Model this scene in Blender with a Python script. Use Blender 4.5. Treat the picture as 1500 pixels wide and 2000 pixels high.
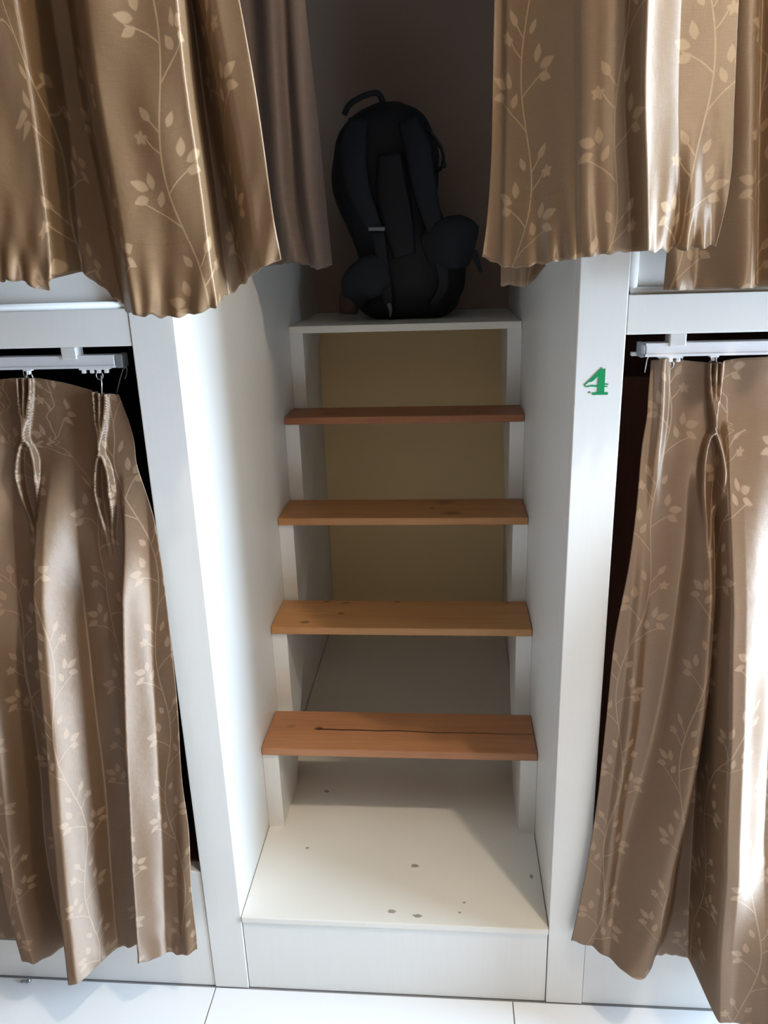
import bpy, bmesh, math, random
import numpy as np
from mathutils import Vector, Matrix

for o in list(bpy.data.objects): bpy.data.objects.remove(o)
scene = bpy.context.scene
COL = scene.collection
random.seed(4)

# ---------------------------------------------------------------- camera
F_PX, PITCH, YAW, ROLL = 1514.5, math.radians(18.317), math.radians(5.008), math.radians(-1.821)
CAM = np.array([0.41194, -1.17374, 1.41755])
_f = np.array([-math.sin(YAW)*math.cos(PITCH), math.cos(YAW)*math.cos(PITCH), -math.sin(PITCH)])
_r = np.array([math.cos(YAW), math.sin(YAW), 0.0]); _u = np.cross(_r, _f)
_c, _s = math.cos(ROLL), math.sin(ROLL)
CR, CU = _c*_r + _s*_u, -_s*_r + _c*_u
cd = bpy.data.cameras.new('camera'); cam = bpy.data.objects.new('camera', cd); COL.objects.link(cam)
cd.sensor_fit = 'VERTICAL'; cd.sensor_height = 36.0; cd.lens = F_PX/2000*36.0
cd.clip_start = 0.02
M = Matrix(((CR[0], CU[0], -_f[0], CAM[0]), (CR[1], CU[1], -_f[1], CAM[1]), (CR[2], CU[2], -_f[2], CAM[2]), (0, 0, 0, 1)))
cam.matrix_world = M
scene.camera = cam

def at(px, py, y):
    """photo pixel -> point on the vertical plane Y = y"""
    d = _f + CR*((px-750)/F_PX) - CU*((py-1000)/F_PX)
    t = (y-CAM[1])/d[1]
    return CAM + t*d

# ---------------------------------------------------------------- light and exposure
w = bpy.data.worlds.new('world'); scene.world = w; w.use_nodes = True
w.node_tree.nodes['Background'].inputs[0].default_value = (0.75, 0.86, 1.0, 1)
w.node_tree.nodes['Background'].inputs[1].default_value = 1.0
vs = scene.view_settings
vs.view_transform = 'Standard'; vs.look = 'None'; vs.gamma = 1.0; vs.use_curve_mapping = False
vs.exposure = -0.35

def area(name, loc, direction, sx, sy, power, col):
    l = bpy.data.lights.new(name, 'AREA'); l.shape = 'RECTANGLE'; l.size = sx; l.size_y = sy
    l.energy = power; l.color = col
    o = bpy.data.objects.new(name, l); COL.objects.link(o); o.location = loc
    o.rotation_euler = Vector(direction).to_track_quat('-Z', 'Y').to_euler()
    return o
# daylight through the glazed opening at the right-hand end of the corridor
WX, WY0, WY1, WZ0, WZ1 = 3.0, -1.15, -0.20, 0.45, 2.75
area('window_daylight', (WX+0.06, (WY0+WY1)/2, (WZ0+WZ1)/2), (-1, 0, 0), WY1-WY0, WZ1-WZ0, 430, (0.62, 0.80, 1.0))
LAMP = (1.08, -0.85, 3.05); LAMP_POWER = 100

# ---------------------------------------------------------------- node helpers
class NT:
    def __init__(s, tree): s.t = tree; s.n = tree.nodes; s.l = tree.links
    def new(s, typ, **k):
        n = s.n.new(typ)
        for a, b in k.items(): setattr(n, a, b)
        return n
    def link(s, a, b): s.l.new(a, b)
    def put(s, sock, v):
        if hasattr(v, 'is_linked') or isinstance(v, bpy.types.NodeSocket): s.l.new(v, sock)
        else: sock.default_value = v
    def math(s, op, a, b=0.0, c=0.0):
        n = s.new('ShaderNodeMath', operation=op)
        s.put(n.inputs[0], a); s.put(n.inputs[1], b); s.put(n.inputs[2], c)
        return n.outputs[0]
    def comb(s, x, y, z=0.0):
        n = s.new('ShaderNodeCombineXYZ'); s.put(n.inputs[0], x); s.put(n.inputs[1], y); s.put(n.inputs[2], z)
        return n.outputs[0]
    def sep(s, v):
        n = s.new('ShaderNodeSeparateXYZ'); s.link(v, n.inputs[0]); return n.outputs
    def mapping(s, v, loc=(0,0,0), rot=0.0, scale=(1,1,1), typ='POINT'):
        n = s.new('ShaderNodeMapping', vector_type=typ); s.link(v, n.inputs[0])
        n.inputs[1].default_value = loc; n.inputs[2].default_value = (0, 0, rot); n.inputs[3].default_value = scale
        return n.outputs[0]
    def noise(s, v, scale, detail=3, rough=0.5, dist=0.0):
        n = s.new('ShaderNodeTexNoise'); s.link(v, n.inputs['Vector'])
        n.inputs['Scale'].default_value = scale; n.inputs['Detail'].default_value = detail
        n.inputs['Roughness'].default_value = rough; n.inputs['Distortion'].default_value = dist
        return n.outputs[0]
    def maprange(s, v, a, b, c=0.0, d=1.0, smooth=False):
        n = s.new('ShaderNodeMapRange'); n.interpolation_type = 'SMOOTHSTEP' if smooth else 'LINEAR'
        s.put(n.inputs[0], v)
        for i, x in enumerate((a, b, c, d)): s.put(n.inputs[1+i], x)
        return n.outputs[0]
    def mix(s, fac, a, b):
        n = s.new('ShaderNodeMix', data_type='RGBA'); s.put(n.inputs[0], fac)
        for sock, v in ((n.inputs[6], a), (n.inputs[7], b)):
            if isinstance(v, tuple): sock.default_value = (*v[:3], 1)
            else: s.link(v, sock)
        return n.outputs[2]
    def bump(s, h, strength, dist=0.002):
        n = s.new('ShaderNodeBump'); n.inputs['Strength'].default_value = strength
        n.inputs['Distance'].default_value = dist; s.link(h, n.inputs['Height']); return n.outputs[0]

def material(name, rough=0.5, spec=0.5, metal=0.0):
    m = bpy.data.materials.new(name); m.use_nodes = True
    t = NT(m.node_tree); b = t.n['Principled BSDF']
    b.inputs['Roughness'].default_value = rough; b.inputs['Specular IOR Level'].default_value = spec
    b.inputs['Metallic'].default_value = metal
    return m, t, b
def plain(name, col, rough=0.5, spec=0.5, metal=0.0, var=0.08, scale=30):
    m, t, b = material(name, rough, spec, metal)
    co = t.new('ShaderNodeTexCoord').outputs['Object']
    n = t.noise(co, scale)
    c2 = tuple(c*(1-var*2) for c in col)
    t.link(t.mix(n, c2, col), b.inputs['Base Color'])
    return m

def paint(name, col, spots=(), grain=True, rough=0.38, seed=0.0):
    """brushed white paint: vertical brush grain, faint grime, a few chips given as (x, y, z, r)"""
    m, t, b = material(name, rough, 0.45)
    g = t.new('ShaderNodeNewGeometry').outputs['Position']
    n1 = t.noise(t.mapping(g, (seed, 0, 0), 0, (160, 160, 5)), 1.0, 3)
    n2 = t.noise(g, 5.0, 4)
    n3 = t.noise(g, 260.0, 3)
    c = t.mix(t.maprange(n2, .35, .75), tuple(x*.965 for x in col), col)
    c = t.mix(t.maprange(n1, .35, .7, 0, .25 if grain else .1), c, tuple(x*.93 for x in col))
    for (x, y, z, rx, ry) in spots:
        v = t.mapping(g, (x, y, z), 0.0, (rx, ry, .03), 'TEXTURE')
        ln = t.new('ShaderNodeVectorMath', operation='LENGTH'); t.link(v, ln.inputs[0])
        d = t.math('ADD', ln.outputs['Value'], t.math('MULTIPLY', t.math('SUBTRACT', n3, .5), 1.6))
        c = t.mix(t.maprange(d, .75, 1.1, .85, 0), c, (.26, .215, .17))
    t.link(c, b.inputs['Base Color'])
    t.link(t.bump(n1, .06, .001), b.inputs['Normal'])
    return m

def wood(name, dark, light, knots=(), crack=None, seed=0.0, rough=.42, axis='x', scale=1.0):
    m, t, b = material(name, rough, 0.4)
    g = t.new('ShaderNodeTexCoord').outputs['Object']
    sc = (3*scale, 40*scale, 40*scale) if axis == 'x' else (40*scale, 40*scale, 3*scale)
    v = t.mapping(g, (seed, seed*1.7, 0), 0, sc)
    n1 = t.noise(v, 1.0, 5, .6, .6)
    n2 = t.noise(t.mapping(g, (seed, 0, 0), 0, (2, 7, 7) if axis == 'x' else (7, 7, 2)), 1.0, 3, .5, .4)
    fine = t.noise(t.mapping(g, (0, seed, 0), 0, (12, 400, 400) if axis == 'x' else (400, 400, 12)), 1.0, 2)
    f = t.math('ADD', t.math('MULTIPLY', n1, .6), t.math('MULTIPLY', n2, .4))
    c = t.mix(t.maprange(f, .32, .68), dark, light)
    c = t.mix(t.maprange(fine, .45, .75, 0, .35), c, tuple(x*.7 for x in dark))
    for (x, y, rx, ry, k) in knots:
        vv = t.mapping(g, (x, y, 0), .15, (rx, ry, 10), 'TEXTURE')
        ln = t.new('ShaderNodeVectorMath', operation='LENGTH'); t.link(vv, ln.inputs[0])
        d = t.math('ADD', ln.outputs['Value'], t.math('MULTIPLY', t.math('SUBTRACT', n1, .5), .9))
        c = t.mix(t.maprange(d, .35, 1.1, k, 0, True), c, tuple(x*.22 for x in dark))
    if crack:
        x0, x1, y0 = crack
        s = t.sep(g)
        wob = t.math('MULTIPLY', t.math('SUBTRACT', t.noise(t.mapping(g, (3, 0, 0), 0, (9, 0.01, .01)), 1.0, 3), .5), .016)
        yc = t.math('ADD', t.math('MULTIPLY_ADD', s[0], -.012, y0), wob)
        d = t.math('ABSOLUTE', t.math('SUBTRACT', s[1], yc))
        wd = t.maprange(s[0], x0, x1, .0030, .0010)
        line = t.maprange(t.math('DIVIDE', d, wd), .5, 1.2, 1, 0)
        gate = t.maprange(s[0], x0, x0+.02)
        c = t.mix(t.math('MULTIPLY', line, gate), c, (.035, .016, .008))
    t.link(c, b.inputs['Base Color'])
    t.link(t.bump(fine, .12, .001), b.inputs['Normal'])
    return m

# ---------------------------------------------------------------- curtain fabric with woven vine pattern (UV in metres)
def vine_group():
    grp = bpy.data.node_groups.new('vine_pattern', 'ShaderNodeTree')
    grp.interface.new_socket('UV', in_out='INPUT', socket_type='NodeSocketVector')
    grp.interface.new_socket('Mask', in_out='OUTPUT', socket_type='NodeSocketFloat')
    t = NT(grp)
    gi = t.new('NodeGroupInput'); go = t.new('NodeGroupOutput')
    S, P, A = 0.128, 0.310, 0.011
    u, v, _ = t.sep(gi.outputs[0])
    k = t.math('FLOOR', t.math('DIVIDE', u, S))
    ul = t.math('SUBTRACT', t.math('SUBTRACT', u, t.math('MULTIPLY', k, S)), S/2)
    vv = t.math('ADD', t.math('MULTIPLY_ADD', k, .083, v), 10*P)
    # slow wander so repeats are not ruler straight
    wob = t.math('MULTIPLY', t.math('SINE', t.math('MULTIPLY', vv, 9.1)), .006)
    ul = t.math('ADD', ul, wob)
    half = t.math('DIVIDE', vv, P/2)
    h = t.math('FLOOR', half)
    V = t.math('MULTIPLY', t.math('SUBTRACT', half, h), P/2)          # 0 .. .155
    odd = t.math('MODULO', h, 2.0)
    sg = t.math('MULTIPLY_ADD', odd, -2.0, 1.0)
    U = t.math('MULTIPLY', ul, sg)
    stem = t.math('MULTIPLY', t.math('SINE', t.math('MULTIPLY', V, 2*math.pi/P)), A)
    acc = t.math('DIVIDE', t.math('ABSOLUTE', t.math('SUBTRACT', U, stem)), .0011)
    p = t.comb(U, V)
    def leaf(x, y, rot, L, W):
        nonlocal acc
        q = t.mapping(p, (x, y, 0), math.radians(rot), (L/2, W/2, 1), 'TEXTURE')
        a, b_, _ = t.sep(q)
        # |y|/(1+.35x) + x^2 : pointed at one end, rounder at the other
        d = t.math('ADD', t.math('MULTIPLY', a, a), t.math('DIVIDE', t.math('ABSOLUTE', b_), t.math('MAXIMUM', t.math('MULTIPLY_ADD', a, -.3, 1.0), .2)))
        acc = t.math('MINIMUM', acc, d)
    def twig(x, y, rot, L, bend):
        nonlocal acc
        q = t.mapping(p, (x, y, 0), math.radians(rot), (L, L, 1), 'TEXTURE')
        a, b_, _ = t.sep(q)
        d = t.math('DIVIDE', t.math('ABSOLUTE', t.math('SUBTRACT', b_, t.math('MULTIPLY', t.math('MULTIPLY', a, a), bend))), .00095/L)
        out = t.math('MULTIPLY', t.math('MAXIMUM', t.math('SUBTRACT', t.math('ABSOLUTE', t.math('SUBTRACT', a, .5)), .5), 0.0), 60.0)
        acc = t.math('MINIMUM', acc, t.math('ADD', d, out))
    def flower(x, y, r):
        nonlocal acc
        q = t.mapping(p, (x, y, 0), 0.4, (r, r, 1), 'TEXTURE')
        a, b_, _ = t.sep(q)
        ang = t.math('ARCTAN2', b_, a)
        rad = t.math('SQRT', t.math('ADD', t.math('MULTIPLY', a, a), t.math('MULTIPLY', b_, b_)))
        pet = t.math('MULTIPLY_ADD', t.math('COSINE', t.math('MULTIPLY', ang, 5.0)), .2, .85)
        acc = t.math('MINIMUM', acc, t.math('DIVIDE', rad, pet))
    # branch to the right with a three leaf spray
    twig(.004, .012, 52, .050, -.25)
    leaf(.043, .062, 20, .022, .0125); leaf(.029, .068, 85, .020, .0095); leaf(.044, .045, -25, .020, .0105); leaf(.020, .047, 110, .019, .009)
    # shorter spray to the left
    twig(.009, .050, 128, .042, .3)
    leaf(-.027, .083, 165, .022, .0125); leaf(-.013, .097, 100, .021, .0105); leaf(-.024, .068, 205, .019, .011)
    # flower on its own stalk
    twig(.010, .094, 40, .024, .2); flower(.031, .114, .0078)
    leaf(.022, .139, 62, .020, .0095); twig(.009, .118, 58, .018, 0.0); leaf(-.006, .128, 118, .018, .0085)
    mask = t.maprange(acc, .8, 1.15, 1, 0)
    t.link(mask, go.inputs[0])
    return grp
VINE = vine_group()

def fabric(name, base, motif, strength=1.0, rough=.58, stitch=.085, sheen=.03, spec=1.0, ior=1.7):
    m, t, b = material(name, rough, spec)
    tg = t.new('ShaderNodeTangent', direction_type='UV_MAP', uv_map='UVMap')
    t.link(tg.outputs[0], b.inputs['Tangent'])
    b.inputs['Anisotropic'].default_value = .96; b.inputs['Anisotropic Rotation'].default_value = .25
    uv = t.new('ShaderNodeUVMap', uv_map='UVMap').outputs[0]
    g = t.new('ShaderNodeGroup', node_tree=VINE); t.link(uv, g.inputs[0])
    slub = t.noise(t.mapping(uv, (0, 0, 0), 0, (45, 900, 1)), 1.0, 2)
    warp = t.noise(t.mapping(uv, (0, 0, 0), 0, (1100, 60, 1)), 1.0, 2)
    tone = t.noise(uv, 6.0, 2)
    c = t.mix(t.maprange(slub, .3, .7), tuple(x*.88 for x in base), tuple(x*1.06 for x in base))
    c = t.mix(t.maprange(tone, .3, .7, 0, .25), c, tuple(x*.85 for x in base))
    fac = t.math('MULTIPLY', g.outputs[0], strength)
    c = t.mix(fac, c, motif)
    u, v, _ = t.sep(uv)
    if stitch:
        line = t.maprange(t.math('ABSOLUTE', t.math('SUBTRACT', v, stitch)), .0006, .0014, 1, 0)
        dash = t.math('GREATER_THAN', t.math('SINE', t.math('MULTIPLY', u, 900.0)), .2)
        c = t.mix(t.math('MULTIPLY', t.math('MULTIPLY', line, dash), .3), c, tuple(x*.4 for x in base))
    t.link(c, b.inputs['Base Color'])
    t.link(t.maprange(g.outputs[0], 0, 1, rough, rough+.08), b.inputs['Roughness'])
    b.inputs['Sheen Weight'].default_value = sheen; b.inputs['Sheen Roughness'].default_value = .4
    b.inputs['IOR'].default_value = ior; b.inputs['Specular Tint'].default_value = (.98, .84, .72, 1)
    b.inputs['Sheen Tint'].default_value = (.9, .8, .7, 1)
    hh = t.math('ADD', t.math('MULTIPLY', slub, .5), t.math('MULTIPLY', warp, .3))
    big = t.noise(uv, 38.0, 3, .55)
    hh = t.math('ADD', hh, t.math('MULTIPLY', big, 2.0))
    t.link(t.bump(hh, .22, .0012), b.inputs['Normal'])
    return m

WHITE = (.80, .795, .765)
M_WHITE = paint('white_paint', WHITE)
M_BASE = paint('white_paint_worn', (.79, .765, .70), spots=[(*at(x, y, 0)[:0], X, Y, .188, r1, r2) for (x, y, X, Y, r1, r2) in
      [(0, 0, .338, .148, .009, .005), (0, 0, .297, .026, .008, .005), (0, 0, .348, .018, .010, .004), (0, 0, .43, .03, .003, .003),
       (0, 0, .115, .38, .006, .005), (0, 0, .58, .13, .004, .006), (0, 0, .10, .19, .004, .003), (0, 0, .44, .055, .003, .003), (0, 0, .574, .38, .006, .02)]], grain=False)
M_TAN = plain('tan_wall_paint', (.86, .67, .38), .6, .3, var=.03, scale=6)
M_WALL = plain('wall_plaster', (.72, .68, .62), .7, .3, var=.02, scale=4)
M_WALLB = plain('bunk_back_plaster', (.40, .31, .26), .8, .2, var=.03, scale=4)
M_CEIL = plain('ceiling_plaster', (.50, .46, .40), .8, .2, var=.02)
M_REAR = wood('rear_wall_wood', (.10, .055, .03), (.16, .09, .05), axis='z', rough=.6)
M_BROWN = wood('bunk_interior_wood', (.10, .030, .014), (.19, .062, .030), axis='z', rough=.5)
M_SHADE = plain('bunk_interior_shade', (.020, .016, .014), .7, .3)  # near-black colour stands in for the shade behind the left curtain
M_ALU = plain('white_aluminium', (.78, .80, .84), .32, .5, .25, var=.03, scale=15)
M_CLEAR = plain('clear_plastic', (.66, .66, .64), .25, .6, var=.06)
M_STEEL = plain('steel_wire', (.55, .56, .58), .3, .5, .9)
M_PLASTIC = plain('white_plastic', (.80, .80, .80), .4, .5, var=.02)
M_GREEN = plain('green_film', (.004, .30, .10), .35, .5, var=.08, scale=120)
M_TILE = plain('white_tile', (.80, .81, .82), .16, .5, var=.015, scale=5)
M_GROUT = plain('grout', (.30, .29, .28), .9, .2)
M_PACK = plain('pack_black_nylon', (.007, .008, .012), .62, .35, var=.25, scale=200)
M_PACK2 = plain('pack_slate_mesh', (.020, .023, .028), .75, .3, var=.3, scale=260)
M_PACK3 = plain('pack_strap_foam', (.016, .019, .025), .7, .3, var=.2, scale=180)
M_BUCK = plain('pack_grey_buckle', (.16, .165, .18), .45, .5)
M_RUST = plain('pack_brown_pouch', (.065, .042, .033), .8, .2)
M_FAB = fabric('brown_satin_vine', (.160, .092, .049), (.28, .182, .112))
M_FAB_UP = fabric('golden_satin_vine', (.185, .114, .060), (.33, .224, .130))
M_LINING = fabric('curtain_lining', (.150, .112, .095), (.165, .124, .105), .3, .65, sheen=.05, spec=.3, ior=1.4)

# ---------------------------------------------------------------- object helpers
def tag(o, label, cat, group=None):
    o['label'] = label; o['category'] = cat
    if group: o['group'] = group
    return o
def empty(name, loc=(0, 0, 0)):
    o = bpy.data.objects.new(name, None); COL.objects.link(o); o.location = loc; o.empty_display_size = .05
    return o
def link_mesh(name, me, mat, parent=None, smooth=False):
    o = bpy.data.objects.new(name, me); COL.objects.link(o)
    if mat and not me.materials: me.materials.append(mat)
    if smooth:
        for p in me.polygons: p.use_smooth = True
    if parent is not None:
        o.parent = parent
        # keep world coordinates: parents are unrotated
        off = Vector((0, 0, 0)); q = parent
        while q is not None: off += q.location; q = q.parent
        o.location = -off
    return o
def from_bm(name, bm, mat, parent=None, smooth=False):
    bmesh.ops.recalc_face_normals(bm, faces=bm.faces)
    me = bpy.data.meshes.new(name); bm.to_mesh(me); bm.free()
    return link_mesh(name, me, mat, parent, smooth)
def add_box(bm, a, b, bev=0.0):
    r = bmesh.ops.create_cube(bm, size=1.0)
    vsx = r['verts']
    for v in vsx:
        v.co = Vector([(a[i]+b[i])/2 + v.co[i]*(b[i]-a[i]) for i in range(3)])
    if bev:
        ed = list({e for v in vsx for e in v.link_edges})
        bmesh.ops.bevel(bm, geom=ed, offset=bev, segments=2, affect='EDGES', profile=.5)
def box(name, a, b, mat, parent=None, bev=0.002):
    bm = bmesh.new(); add_box(bm, a, b, bev); return from_bm(name, bm, mat, parent)
def obox(name, a, b, mat, parent, bev=.0015):
    """box with its origin at the lower front left corner (for object-space wood grain)"""
    bm = bmesh.new(); add_box(bm, (0, 0, 0), [b[i]-a[i] for i in range(3)], bev)
    o = from_bm(name, bm, mat, parent); o.location = o.location + Vector(a); return o
def struct(o): o['kind'] = 'structure'; return o
def add_tube(bm, pts, r, seg=8, closed=False):
    pts = [Vector(p) for p in pts]; rings = []; n = len(pts)
    up = None
    for i, p in enumerate(pts):
        a = pts[(i-1) % n] if (closed or i > 0) else p
        b = pts[(i+1) % n] if (closed or i < n-1) else p
        d = (b-a).normalized()
        if up is None:
            up = Vector((0, 0, 1)) if abs(d.z) < .9 else Vector((1, 0, 0))
        s = d.cross(up).normalized(); up = s.cross(d).normalized()
        rr = r[i] if isinstance(r, (list, tuple)) else r
        rings.append([bm.verts.new(p + (s*math.cos(2*math.pi*k/seg) + up*math.sin(2*math.pi*k/seg))*rr) for k in range(seg)])
    m = n if closed else n-1
    for i in range(m):
        A, B = rings[i], rings[(i+1) % n]
        for k in range(seg): bm.faces.new((A[k], A[(k+1) % seg], B[(k+1) % seg], B[k]))
    if not closed:
        bm.faces.new(rings[0][::-1]); bm.faces.new(rings[-1])
def tube(name, pts, r, mat, parent=None, seg=8, closed=False):
    bm = bmesh.new(); add_tube(bm, pts, r, seg, closed); return from_bm(name, bm, mat, parent, True)
def prism_x(name, poly, x0, x1, mat, parent):
    """polygon of (y, z) extruded along X"""
    bm = bmesh.new()
    A = [bm.verts.new((x0, y, z)) for y, z in poly]; B = [bm.verts.new((x1, y, z)) for y, z in poly]
    bm.faces.new(A); bm.faces.new(B[::-1]); n = len(poly)
    for i in range(n): bm.faces.new((A[i], B[i], B[(i+1) % n], A[(i+1) % n]))
    return from_bm(name, bm, mat, parent)

# ---------------------------------------------------------------- room shell
W = 0.6; YB = 1.34; ZC = 2.5; ZR = 3.2; XL0, XR1 = -1.2, 1.8
struct(box('ceiling', (-2.4, -1.95, ZR), (WX, .1, ZR+.08), M_CEIL, None, 0))
struct(box('trim_1', (XL0, -.13, ZC), (XR1, YB, ZC+.05), M_WHITE, None, .002))
struct(box('wall_front', (XL0, 0, ZC+.05), (XR1, .1, ZR), M_WALL, None, 0))
struct(box('wall_back', (XL0-.1, YB, 0), (XR1+.1, YB+.1, ZC), M_WALLB, None, 0))
struct(box('wall_rear', (-2.4, -2.05, 0), (WX, -1.95, ZR), M_REAR, None, 0))
struct(box('wall_left', (-2.5, -2.05, 0), (-2.4, .1, ZR), M_REAR, None, 0))
struct(box('wall_front_left', (-2.4, 0, 0), (XL0, .1, ZR), M_WALL, None, 0))
struct(box('wall_front_right', (XR1, 0, 0), (WX+.1, .1, ZR), M_WALL, None, 0))
bm = bmesh.new()
add_box(bm, (WX, -2.05, 0), (WX+.1, WY0, ZR)); add_box(bm, (WX, WY1, 0), (WX+.1, .1, ZR))
add_box(bm, (WX, WY0, 0), (WX+.1, WY1, WZ0)); add_box(bm, (WX, WY0, WZ1), (WX+.1, WY1, ZR))
struct(from_bm('wall_right', bm, M_WALL))
bm = bmesh.new()
for (a, b) in (((WX+.0, WY0, WZ0), (WX+.05, WY0+.05, WZ1)), ((WX, WY1-.05, WZ0), (WX+.05, WY1, WZ1)),
               ((WX, WY0, WZ0), (WX+.05, WY1, WZ0+.05)), ((WX, WY0, WZ1-.05), (WX+.05, WY1, WZ1)), ((WX, WY0, 1.45), (WX+.05, WY1, 1.48))):
    add_box(bm, a, b)
struct(from_bm('window_1', bm, M_PLASTIC))
fl = struct(box('floor', (-2.5, -2.05, -.06), (WX+.1, YB+.1, -.0025), M_GROUT, None, 0))
TS = .604; tx0 = -.069; g = .0012
for i in range(-4, 6):
    for j in range(0, 4):
        a = tx0 + i*TS; y1 = -.0005 - j*TS; y0 = max(y1-TS, -1.95)
        if a < -2.4 or a > 2.4: continue
        bmt = bmesh.new(); add_box(bmt, (a+g, y0+g, -.010), (min(a+TS, WX)-g, y1-g, 0), .0008)
        from_bm('tile', bmt, M_TILE, fl)

# ceiling lamp in the corridor (out of frame, gives the warm overhead light)
cl = tag(empty('ceiling_lamp', (LAMP[0], LAMP[1], ZR)), 'small round white lamp fixed to the corridor ceiling', 'lamp')
bm = bmesh.new(); bmesh.ops.create_cone(bm, cap_ends=True, segments=32, radius1=.09, radius2=.1, depth=.03, matrix=Matrix.Translation((LAMP[0], LAMP[1], ZR-.015)))
from_bm('lamp_base', bm, M_PLASTIC, cl, True)
bm = bmesh.new(); add_tube(bm, [(LAMP[0], LAMP[1], ZR-.028), (LAMP[0], LAMP[1], ZR-.07)], .018, 12)
from_bm('lamp_socket', bm, M_PLASTIC, cl, True)
ll = bpy.data.lights.new('lamp_bulb', 'POINT'); ll.energy = LAMP_POWER; ll.color = (1.0, .86, .66); ll.shadow_soft_size = .045
lo = bpy.data.objects.new('lamp_bulb', ll); COL.objects.link(lo); lo.location = LAMP

# ---------------------------------------------------------------- the two built-in bunks
ZS, ZO = .292, 1.297      # sill, opening top
ZM = 1.357                # moulding line
def bunk(side):
    """side -1: left of the steps, +1: right"""
    if side < 0:
        p0, p1, x0, x1 = -.070, 0.0, XL0, -.070
    else:
        p0, p1, x0, x1 = W, W+.070, W+.070, XR1
    root = empty('built_in_bunk', ((p0+p1)/2, .03, 0))
    box('post', (p0, 0, 0), (p1, .045, ZC), M_WHITE, root, .0015)
    xi = p1 if side < 0 else p0
    sp = (xi-.03, xi) if side < 0 else (xi, xi+.03)
    box('side_panel', (sp[0], .045, 0), (sp[1], YB, 1.43), M_WHITE, root, .0008)
    e0, e1 = (XL0, XL0+.07) if side < 0 else (XR1-.07, XR1)
    box('post', (e0, 0, 0), (e1, .045, ZC), M_WHITE, root, .0015)
    q0, q1 = (e1, p0) if side < 0 else (p1, e0)
    s = .0008
    box('opening_head', (q0+s, .001, ZO), (q1-s, .04, ZM-.004), M_WHITE, root, .001)
    # bead moulding and recessed panel above
    bm = bmesh.new()
    bx = q1-.012 if side < 0 else q0+.008
    add_tube(bm, [(q0+.004, .0105, ZM), (q1-.004, .0105, ZM)], .0066, 10)
    add_tube(bm, [(bx, .012, ZM), (bx, .012, 1.72)], .0062, 10)
    from_bm('panel_moulding', bm, M_WHITE, root, True)
    box('recessed_panel', (q0+s, .016, ZM-.003), (q1-s, .034, 1.72), M_WHITE, root, .001)
    # base below the mattress opening
    box('base_panel', (q0+s, .002, 0.001), (q1-s, .03, ZS), M_WHITE, root, .0012)
    # interior
    inn = M_SHADE if side < 0 else M_BROWN
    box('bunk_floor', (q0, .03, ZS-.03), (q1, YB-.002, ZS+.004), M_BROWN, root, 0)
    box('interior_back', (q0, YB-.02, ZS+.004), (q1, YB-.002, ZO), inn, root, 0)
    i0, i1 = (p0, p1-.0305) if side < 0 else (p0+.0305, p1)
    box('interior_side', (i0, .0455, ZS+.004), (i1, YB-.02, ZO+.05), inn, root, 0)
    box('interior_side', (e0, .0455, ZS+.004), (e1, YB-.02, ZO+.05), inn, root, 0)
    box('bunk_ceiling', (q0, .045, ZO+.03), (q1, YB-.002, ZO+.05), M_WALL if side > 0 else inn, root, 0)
    box('upper_side', (e0, .0455, 1.36), (e1, YB-.002, ZC), M_WALL, root, 0)
    return root
bl = tag(bunk(-1), 'white built-in bunk whose post carries no number, left of the steps', 'bunk')
br = tag(bunk(1), 'white built-in bunk whose post carries a green number four', 'bunk')
# drawer front let into the base of the unnumbered bunk
dr = box('drawer_front', (-1.0, -.003, .062), (-.364, .0025, .262), M_WHITE, bl, .0015)
box('drawer_rail', (-.99, -.0042, .105), (-.372, -.0028, .108), M_GROUT, dr, 0)
# wooden cross member and shelf seen through the gap beside the curtain of bunk four
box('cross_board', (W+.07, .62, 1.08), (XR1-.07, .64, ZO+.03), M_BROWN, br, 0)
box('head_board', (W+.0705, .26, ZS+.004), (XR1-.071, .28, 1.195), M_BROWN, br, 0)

# green 4 on the post
def four(cx, cz, s):
    bm = bmesh.new(); 
    # worn figure: strong upright, broken diagonal and bar
    polys = [[(.06, -.40), (.06, .22), (.12, .5), (.324, .5), (.324, -.40)],
             [(-.15, -.405), (.47, -.40), (.47, -.5), (-.12, -.5)],
             [(.117, .5), (-.30, .06), (-.24, -.01), (-.12, .05), (.058, .22)],
             [(-.305, .055), (-.47, -.09), (-.44, -.12), (-.265, .018)],
             [(-.47, -.13), (-.36, -.205), (-.33, -.18), (-.43, -.11)],
             [(-.31, -.135), (-.16, -.11), (.058, -.13), (.058, -.19), (-.20, -.175), (-.33, -.195)],
             [(.326, -.05), (.47, -.075), (.46, -.12), (.326, -.11)], [(.326, -.15), (.45, -.17), (.44, -.2), (.326, -.2)],
             [(-.30, -.40), (-.22, -.36), (-.20, -.40), (-.26, -.43)], [(.12, .515), (.17, .56), (.21, .515)]]
    for pl in polys:
        a = [bm.verts.new((cx+x*s*.98, -.0008, cz+z*s)) for x, z in pl]
        b_ = [bm.verts.new((cx+x*s*.98, .0000, cz+z*s)) for x, z in pl]
        bm.faces.new(a); n = len(a)
        for i in range(n): bm.faces.new((a[i], b_[i], b_[(i+1) % n], a[(i+1) % n]))
    return from_bm('number_sticker', bm, M_GREEN)
tag(four(.6315, 1.2295, .0385), 'scuffed green figure 4 sticker on the white bunk post', 'sticker')

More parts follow.
